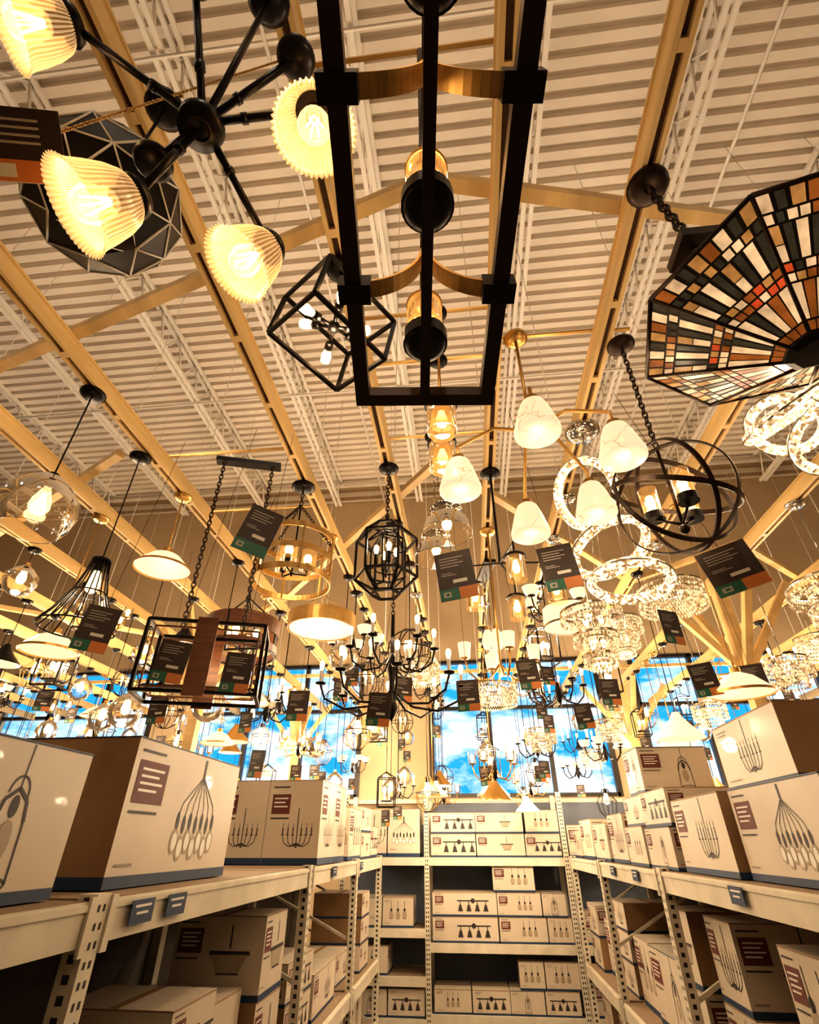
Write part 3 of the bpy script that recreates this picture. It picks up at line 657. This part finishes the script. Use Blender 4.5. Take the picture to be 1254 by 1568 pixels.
# 14 rectangular lantern & wood drum
b=MB();h=RZ-Z(.76);cube_frame(b,.56,.26,.34,.016,'black');cube_frame(b,.50,.21,.29,.008,'wood');b.box((-.0,-.14,0),(.10,.012,.38),'wood');b.box((-.0,.14,0),(.10,.012,.38),'wood')
for x in(-.18,0,.18): b.cyl((x,0,-.12),.015,.07,'black',10);b.bulb((x,0,-.05),.026,.08)
b.bar((-.27,0,-.12),(.27,0,-.12),.015,'black')
for x in(-.15,.15): b.chain((x,0,.18),(x,0,h))
b.box((0,0,h),(.4,.06,.03),'black');o=b.obj('rectangular_lantern_chandelier',(-1.30,2.44,Z(.76)),(0,0,.30));light(o,(0,0,0),3);reg(-1.30,2.44,.36)
strut(2.44,-1.9,-1.0)
b=MB();h=RZ-Z(1.12)
for zz in(-.07,.05,.10): b.band((0,0,zz),.24,.05,.01,'wood',None,40)
b.band((0,0,-.1),.235,.012,.012,'black')
for k in range(4):
    a=k*math.pi/2;b.tube([(.23*math.cos(a),.23*math.sin(a),.1),(0,0,.3)],.005,'black');b.bar((.232*math.cos(a),.232*math.sin(a),-.1),(.232*math.cos(a),.232*math.sin(a),.12),.02,'black',.01);b.cyl((.1*math.cos(a),.1*math.sin(a),-.06),.015,.05,'black',8);b.bulb((.1*math.cos(a),.1*math.sin(a),-.01),.026,.08)
b.bar((-.2,0,-.06),(.2,0,-.06),.012,'black');b.bar((0,-.2,-.06),(0,.2,-.06),.012,'black');b.tube([(0,0,-.06),(0,0,.3)],.006,'black');b.chain((0,0,.3),(0,0,h-.02));canopy(b,z=h);o=b.obj('wood_band_drum_chandelier',(-1.45,3.12,Z(1.12)));light(o,(0,0,0),3);reg(-1.45,3.12,.32);strut(3.12,-1.9,-1.0)
# 15 clear glass pendants over the middle
def capjar(x,y,z,r=.06,bell=False):
    b=MB();h=RZ+.105-Z(z)
    b.lathe([(.0001,.075),(.03,.07),(r*1.15,.05),(r*1.15,.035),(.0001,.035)],'black' if not bell else 'chrome',22)
    if bell: b.lathe([(.035,.05),(.05,.03),(r*1.5,-.03),(r*1.75,-.10)],'clear',26);b.ring((0,0,-.10),r*1.75,.002,'chrome')
    else: b.lathe([(r,.04),(r,-.11),(r*.97,-.11),(r*.97,.03)],'amber',22)
    b.cyl((0,0,.0),.015,.05,'brass',10);b.bulb((0,0,.0),.026,.08,down=True);b.tube([(0,0,.07),(0,0,h)],.005,'brass' if not bell else 'chrome',6);canopy(b,z=h,r=.05)
    o=b.obj('clear_glass_jar_pendant' if not bell else 'clear_bell_pendant',(x,y,Z(z)));light(o,(0,0,-.12),1.2,.03);reg(x,y,.14);strut(y,-.42,.25)
capjar(-.03,1.53,1.49);capjar(-.04,1.82,1.53);capjar(-.04,2.11,1.35,.07,True);capjar(-.11,2.42,1.38,.07,True)
b=MB();h=RZ-Z(1.38)
for x,y,z in((.06,-.24,-.12),(-.16,.02,-.16),(.1,.26,-.14),(.30,.02,-.14)):
    c=V((x,y,z));b.tube([(0,0,0),(x,y,0),(x,y,z+.03)],.006,'black');b.lathe([(.0001,.05),(.055,.04),(.065,.025),(.0001,.025)],'black',20,c);b.lathe([(.052,.03),(.052,-.11)],'amber',20,c);b.bulb(c+V((0,0,.01)),.022,.08,down=True)
b.tube([(0,0,0),(0,0,h)],.008,'black');canopy(b,z=h);o=b.obj('four_arm_glass_chandelier',(.25,2.70,Z(1.38)));light(o,(0,0,-.2),3);reg(.25,2.7,.36)
# 16 crystal fixtures
def crysdrum(b,r,h,z=0,mat='crysl'):
    n=int(2*math.pi*r/.022)
    for row in range(max(1,int(h/.035))):
        for k in range(n):
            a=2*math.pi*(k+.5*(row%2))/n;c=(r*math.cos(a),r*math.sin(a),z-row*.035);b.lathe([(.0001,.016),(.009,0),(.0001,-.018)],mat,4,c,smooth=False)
    b.band((0,0,z+.02),r+.004,.012,.012,'chrome')
def crys(x,y,z,tiers):
    b=MB();h=RZ-Z(z)
    for r,hh,zz in tiers:
        crysdrum(b,r,hh,zz);crysdrum(b,r*.6,hh*.9,zz-.02)
        for k in range(3): b.bulb((r*.3*math.cos(k*2.1),r*.3*math.sin(k*2.1),zz-.05),.02,.05,'bulb')
    b.tube([(0,0,tiers[-1][2]),(0,0,h)],.005,'chrome');canopy(b,z=h,mat='chrome');o=b.obj('crystal_drum_chandelier',(x,y,Z(z)));light(o,(0,0,-.25),4,.08);reg(x,y,tiers[0][0]+.12)
crys(.80,3.05,1.02,[(.18,.10,.15),(.13,.10,.0),(.09,.08,-.12)]);crys(1.62,3.8,1.58,[(.24,.2,.05)]);crys(1.62,5.2,1.8,[(.22,.14,.1),(.16,.14,-.05),(.1,.1,-.2)]);crys(2.45,3.3,1.30,[(.28,.12,.1),(.2,.12,-.05)]);crys(.25,4.9,1.2,[(.22,.2,.0)]);crys(-.42,4.6,1.35,[(.2,.18,.0)])
# ---------------------------------------------------------------- generic fixtures for the field
def t_bowl(L,v=0):
    b=MB();b.tube([(0,0,0),(0,0,-L)],.005,'brass',5);canopy(b,mat='brass',r=.06);b.cyl((0,0,-L-.02),.03,.05,'brass',12)
    b.lathe([(.03,0),(.09,-.03),(.16,-.10),(.17,-.115)],'opal',26,(0,0,-L));b.lathe([(.175,-.11),(.175,-.125)],'brass',26,(0,0,-L));b.lathe([(.0001,-.118),(.165,-.118)],'opal',20,(0,0,-L));return b,-L-.3,-L-.12
def t_upbowl(L,v=0):
    b=MB();canopy(b,mat='brass',r=.06);L=max(L,.3)
    for k in range(3): b.tube([(0,0,-L+.25),(.19*math.cos(k*2.09),.19*math.sin(k*2.09),-L)],.004,'brass',5)
    b.tube([(0,0,0),(0,0,-L+.25)],.005,'brass',5);b.lathe([(.2,0),(.18,-.05),(.12,-.09),(.04,-.115),(.0001,-.12)],'opal',26,(0,0,-L));b.band((0,0,-L),.205,.02,.01,'brass');b.ball((0,0,-L-.13),.015,'brass');return b,-L+.12,-L-.14
def t_globe(L,v=0):
    b=MB();b.tube([(0,0,0),(0,0,-L)],.004,'black',5);canopy(b,r=.055);b.cyl((0,0,-L-.05),.022,.07,'brass',12);b.bulb((0,0,-L-.05),.035,.12,down=True)
    b.lathe([(.03,-.01),(.07,-.04),(.12,-.10),(.125,-.16),(.09,-.23),(.03,-.26),(.0001,-.262)],'clear',24,(0,0,-L));return b,-L-.33,-L-.26
def t_bell(L,v=0):
    b=MB();b.tube([(0,0,0),(0,0,-L)],.004,'black',5);canopy(b,r=.055)
    m=['black','brass','opalw'][v%3];b.lathe([(.025,.0),(.04,-.03),(.09,-.10),(.16,-.17),(.17,-.19)],m,26,(0,0,-L));b.lathe([(.165,-.188),(.155,-.168),(.088,-.105),(.03,-.03)],'opalw',26,(0,0,-L));b.bulb((0,0,-L-.06),.032,.1,down=True);return b,-L-.28,-L-.15
def t_lantern(L,v=0):
    b=MB();b.tube([(0,0,0),(0,0,-L)],.005,'black',5);canopy(b,r=.055);c=V((0,0,-L-.2));cube_frame(b,.2,.2,.3,.012,'black',c=c)
    for i in(-1,1):
        for j in(-1,1): b.bar((i*.1,j*.1,-L-.05),(0,0,-L+.02),.01,'black')
    for k in range(3): a=k*2.09;p=(.035*math.cos(a),.035*math.sin(a),-L-.28);b.cyl(p,.01,.07,'white',8);b.bulb((p[0],p[1],-L-.21),.020,.07)
    b.box((0,0,-L-.29),(.12,.12,.01),'black');return b,-L-.05,-L-.3
def t_candle(L,v=0):
    b=MB();b.tube([(0,0,0),(0,0,-L)],.006,'iron' if v else 'black',5);canopy(b);candlech(b,.22,-L-.1,5,['black','brass','iron'][v%3],shade=[None,'jar','bowl'][v%3]);b.lathe([(.0001,-.2),(.02,-.17),(.03,-.1),(.012,-.02),(.0001,0)],'black',10,(0,0,-L));return b,-L,-L-.2
def t_drum(L,v=0):
    b=MB();b.tube([(0,0,0),(0,0,-L)],.005,'chrome',5);canopy(b,mat='chrome');b.lathe([(.17,0),(.18,-.14)],'opalw',30,(0,0,-L));b.band((0,0,-L),.174,.012,.006,'chrome');b.band((0,0,-L-.14),.184,.012,.006,'chrome');b.lathe([(.0001,-.12),(.17,-.12)],'opal',30,(0,0,-L));return b,-L-.3,-L-.13
def t_orb(L,v=0):
    b=MB();b.tube([(0,0,0),(0,0,-L)],.005,'iron',5);canopy(b,mat='iron')
    for e in((1.57,0,0),(1.57,0,1.05),(1.57,0,2.1),(0,0,0)): b.ring((0,0,-L-.17),.17,.006,'iron',Euler(e).to_matrix(),30,5)
    for k in range(3): a=k*2.09;p=(.05*math.cos(a),.05*math.sin(a),-L-.22);b.cyl(p,.01,.05,'white',8);b.bulb((p[0],p[1],-L-.17),.020,.07)
    b.tube([(0,0,-L),(0,0,-L-.34)],.005,'iron');return b,-L-.1,-L-.34
def t_crys(L,v=0):
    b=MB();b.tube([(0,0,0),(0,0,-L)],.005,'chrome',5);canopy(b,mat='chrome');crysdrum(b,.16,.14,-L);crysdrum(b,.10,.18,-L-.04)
    b.bulb((0,0,-L-.05),.03,.06);return b,-L-.35,-L-.2
def t_wire(L,v=0):
    b=MB();b.tube([(0,0,0),(0,0,-L)],.004,'black',5);canopy(b,r=.05)
    pr=[(.03,0),(.06,-.06),(.12,-.14),(.10,-.24),(.04,-.3)]
    for k in range(12):
        a=2*math.pi*k/12;b.tube([(r*math.cos(a),r*math.sin(a),-L+zz) for r,zz in pr],.003,'black' if v else 'brass',4)
    b.ring((0,0,-L-.14),.12,.004,'black');b.ring((0,0,-L-.3),.04,.004,'black');b.cyl((0,0,-L-.05),.02,.05,'black');b.bulb((0,0,-L-.05),.035,.12,down=True);return b,-L-.4,-L-.3
def t_triple(L,v=0):
    b=MB();b.box((0,0,-.015),(.1,.4,.03),'chrome' if v else 'black')
    for k,yy in enumerate((-.15,0,.15)):
        l=L+(.0,.12,-.1)[k];b.tube([(0,yy,0),(0,yy,-l)],.003,'black',4);b.cyl((0,yy,-l-.03),.018,.05,'brass',10);b.lathe([(.02,-.01),(.045,-.05),(.055,-.12),(.04,-.17)],'clear' if v else 'opal',16,(0,yy,-l));b.bulb((0,yy,-l-.03),.026,.09,down=True)
    return b,-L-.4,-L-.28
NAMES={t_bowl:'opal_bowl_pendant',t_upbowl:'inverted_bowl_chandelier',t_globe:'glass_globe_pendant',t_bell:'dome_shade_pendant',t_lantern:'black_lantern_pendant',t_candle:'candle_arm_chandelier',t_drum:'drum_shade_pendant',t_orb:'caged_orb_pendant',t_crys:'crystal_drum_pendant',t_wire:'wire_cage_pendant',t_triple:'triple_glass_pendant'}
MC={};cnt=0
def fix(t,x,y,zrel,v=0,pw=0):
    L=max(.15,round((RZ-Z(zrel))/.15)*.15);k=(t,L,v)
    if k not in MC:
        b,lz,bz=t(L,v);MC[k]=(b.mesh(NAMES[t]),lz,bz)
    o=place(MC[k][0],NAMES[t],(x,y,RZ),(0,0,random.uniform(-.3,.3)))
    if pw: light(o,(0,0,MC[k][1]),pw,.08)
    return MC[k][2]+RZ-EYE
man=[(t_bowl,-2.65,2.95,1.15,0,0),(t_globe,-3.5,3.35,1.95,0,20),(t_bowl,-1.9,2.75,1.65,0,0),(t_globe,-2.65,3.9,1.0,0,10),(t_globe,-1.9,3.75,1.0,0,0),(t_bowl,1.62,3.25,.85,0,8),(t_bell,1.62,4.35,.8,2,0),(t_drum,.78,3.62,1.4,0,0),(t_orb,-.42,3.95,1.45,0,0)]
for t,x,y,z,v,p in man: fix(t,x,y,z,v,p);reg(x,y,.22)
types=[t_bowl,t_upbowl,t_globe,t_bell,t_lantern,t_candle,t_orb,t_wire,t_triple,t_candle,t_globe,t_bell,t_lantern,t_globe,t_wire,t_candle]
R2=random.Random(21)
for x in RAILS:
    y=max(2.6,abs(x)*.85+.3)
    while y<9.4:
        yy=y+R2.uniform(-.04,.04)
        if all(math.hypot(x-a,yy-c)>r+.19 for a,c,r in occ) and not any(abs(x-a)<.3 and abs(yy-c)<.35 for a,c in COLS):
            far=yy>5.5;z=R2.uniform(.75,1.75) if not far else R2.uniform(.95,1.9) if R2.random()<.5 else R2.uniform(.5,1.1)
            if abs(x)>2.5: z+=.1
            if 1.2<abs(x)<2.6 and yy<5.6: z=max(z,1.15)
            t=R2.choice(types)
            if x>.5 and x<3.5 and R2.random()<.25:t=t_crys
            cnt+=1;bz=fix(t,x,yy,z,R2.randrange(3) if t in(t_bell,t_candle) else R2.randrange(2),66 if cnt%7==0 else 0);reg(x,yy,.15)
            if R2.random()<.45: tag(x,yy,bz-.16,R2.uniform(-.5,.5),0,.12,.16,R2.choice(['green','orange']),cord=.1)
        y+=.38
# ---------------------------------------------------------------- fill lights added out of view to brighten shelves and ceiling
for x,y in((-5,-2.5),(0,-3.0),(5,-2.5),(-9.5,1),(9.5,1)):
    b=MB();b.box((0,0,0),(.5,1.2,.08),'joist');b.box((0,0,-.045),(.44,1.12,.01),'opalw')
    for s in(-.5,.5): b.tube([(0,s,.04),(0,s,.5)],.005,'joist',4)
    o=b.obj('added_fill_light',(x,y,CEIL-1.1))
    ld=bpy.data.lights.new('added_fill_lamp','AREA');ld.shape='RECTANGLE';ld.size=.44;ld.size_y=1.12;ld.energy=55;ld.color=(1,.86,.68)
    l=bpy.data.objects.new('added_fill_lamp',ld);COL.objects.link(l);l.parent=o;l.location=(0,0,-.06)
# ---------------------------------------------------------------- world: sky with clouds
w=bpy.data.worlds.new('World');bpy.context.scene.world=w;w.use_nodes=True;nt=w.node_tree;nt.nodes.clear()
o=nt.nodes.new('ShaderNodeOutputWorld');bg=nt.nodes.new('ShaderNodeBackground');tc=nt.nodes.new('ShaderNodeTexCoord');mp=nt.nodes.new('ShaderNodeMapping');mp.inputs['Scale'].default_value=(1,1,2.4)
nz=nt.nodes.new('ShaderNodeTexNoise');nz.inputs['Scale'].default_value=6;nz.inputs['Detail'].default_value=8;nz.inputs['Roughness'].default_value=.6
r=nt.nodes.new('ShaderNodeValToRGB');r.color_ramp.elements[0].position=.44;r.color_ramp.elements[1].position=.58
r.color_ramp.elements[0].color=(.02,.29,.66,1);r.color_ramp.elements[1].color=(.85,.92,.97,1)
nt.links.new(tc.outputs['Generated'],mp.inputs[0]);nt.links.new(mp.outputs[0],nz.inputs['Vector']);nt.links.new(nz.outputs['Fac'],r.inputs[0]);nt.links.new(r.outputs[0],bg.inputs[0]);bg.inputs[1].default_value=1.4;nt.links.new(bg.outputs[0],o.inputs[0])
# ---------------------------------------------------------------- camera
cd=bpy.data.cameras.new('camera');cd.sensor_fit='VERTICAL';cd.sensor_height=36;cd.lens=36*774/1568;cd.clip_start=.02
cam=bpy.data.objects.new('camera',cd);cam.location=(0,0,EYE);cam.rotation_euler=(math.radians(123.2),0,math.radians(6.05));COL.objects.link(cam);bpy.context.scene.camera=cam
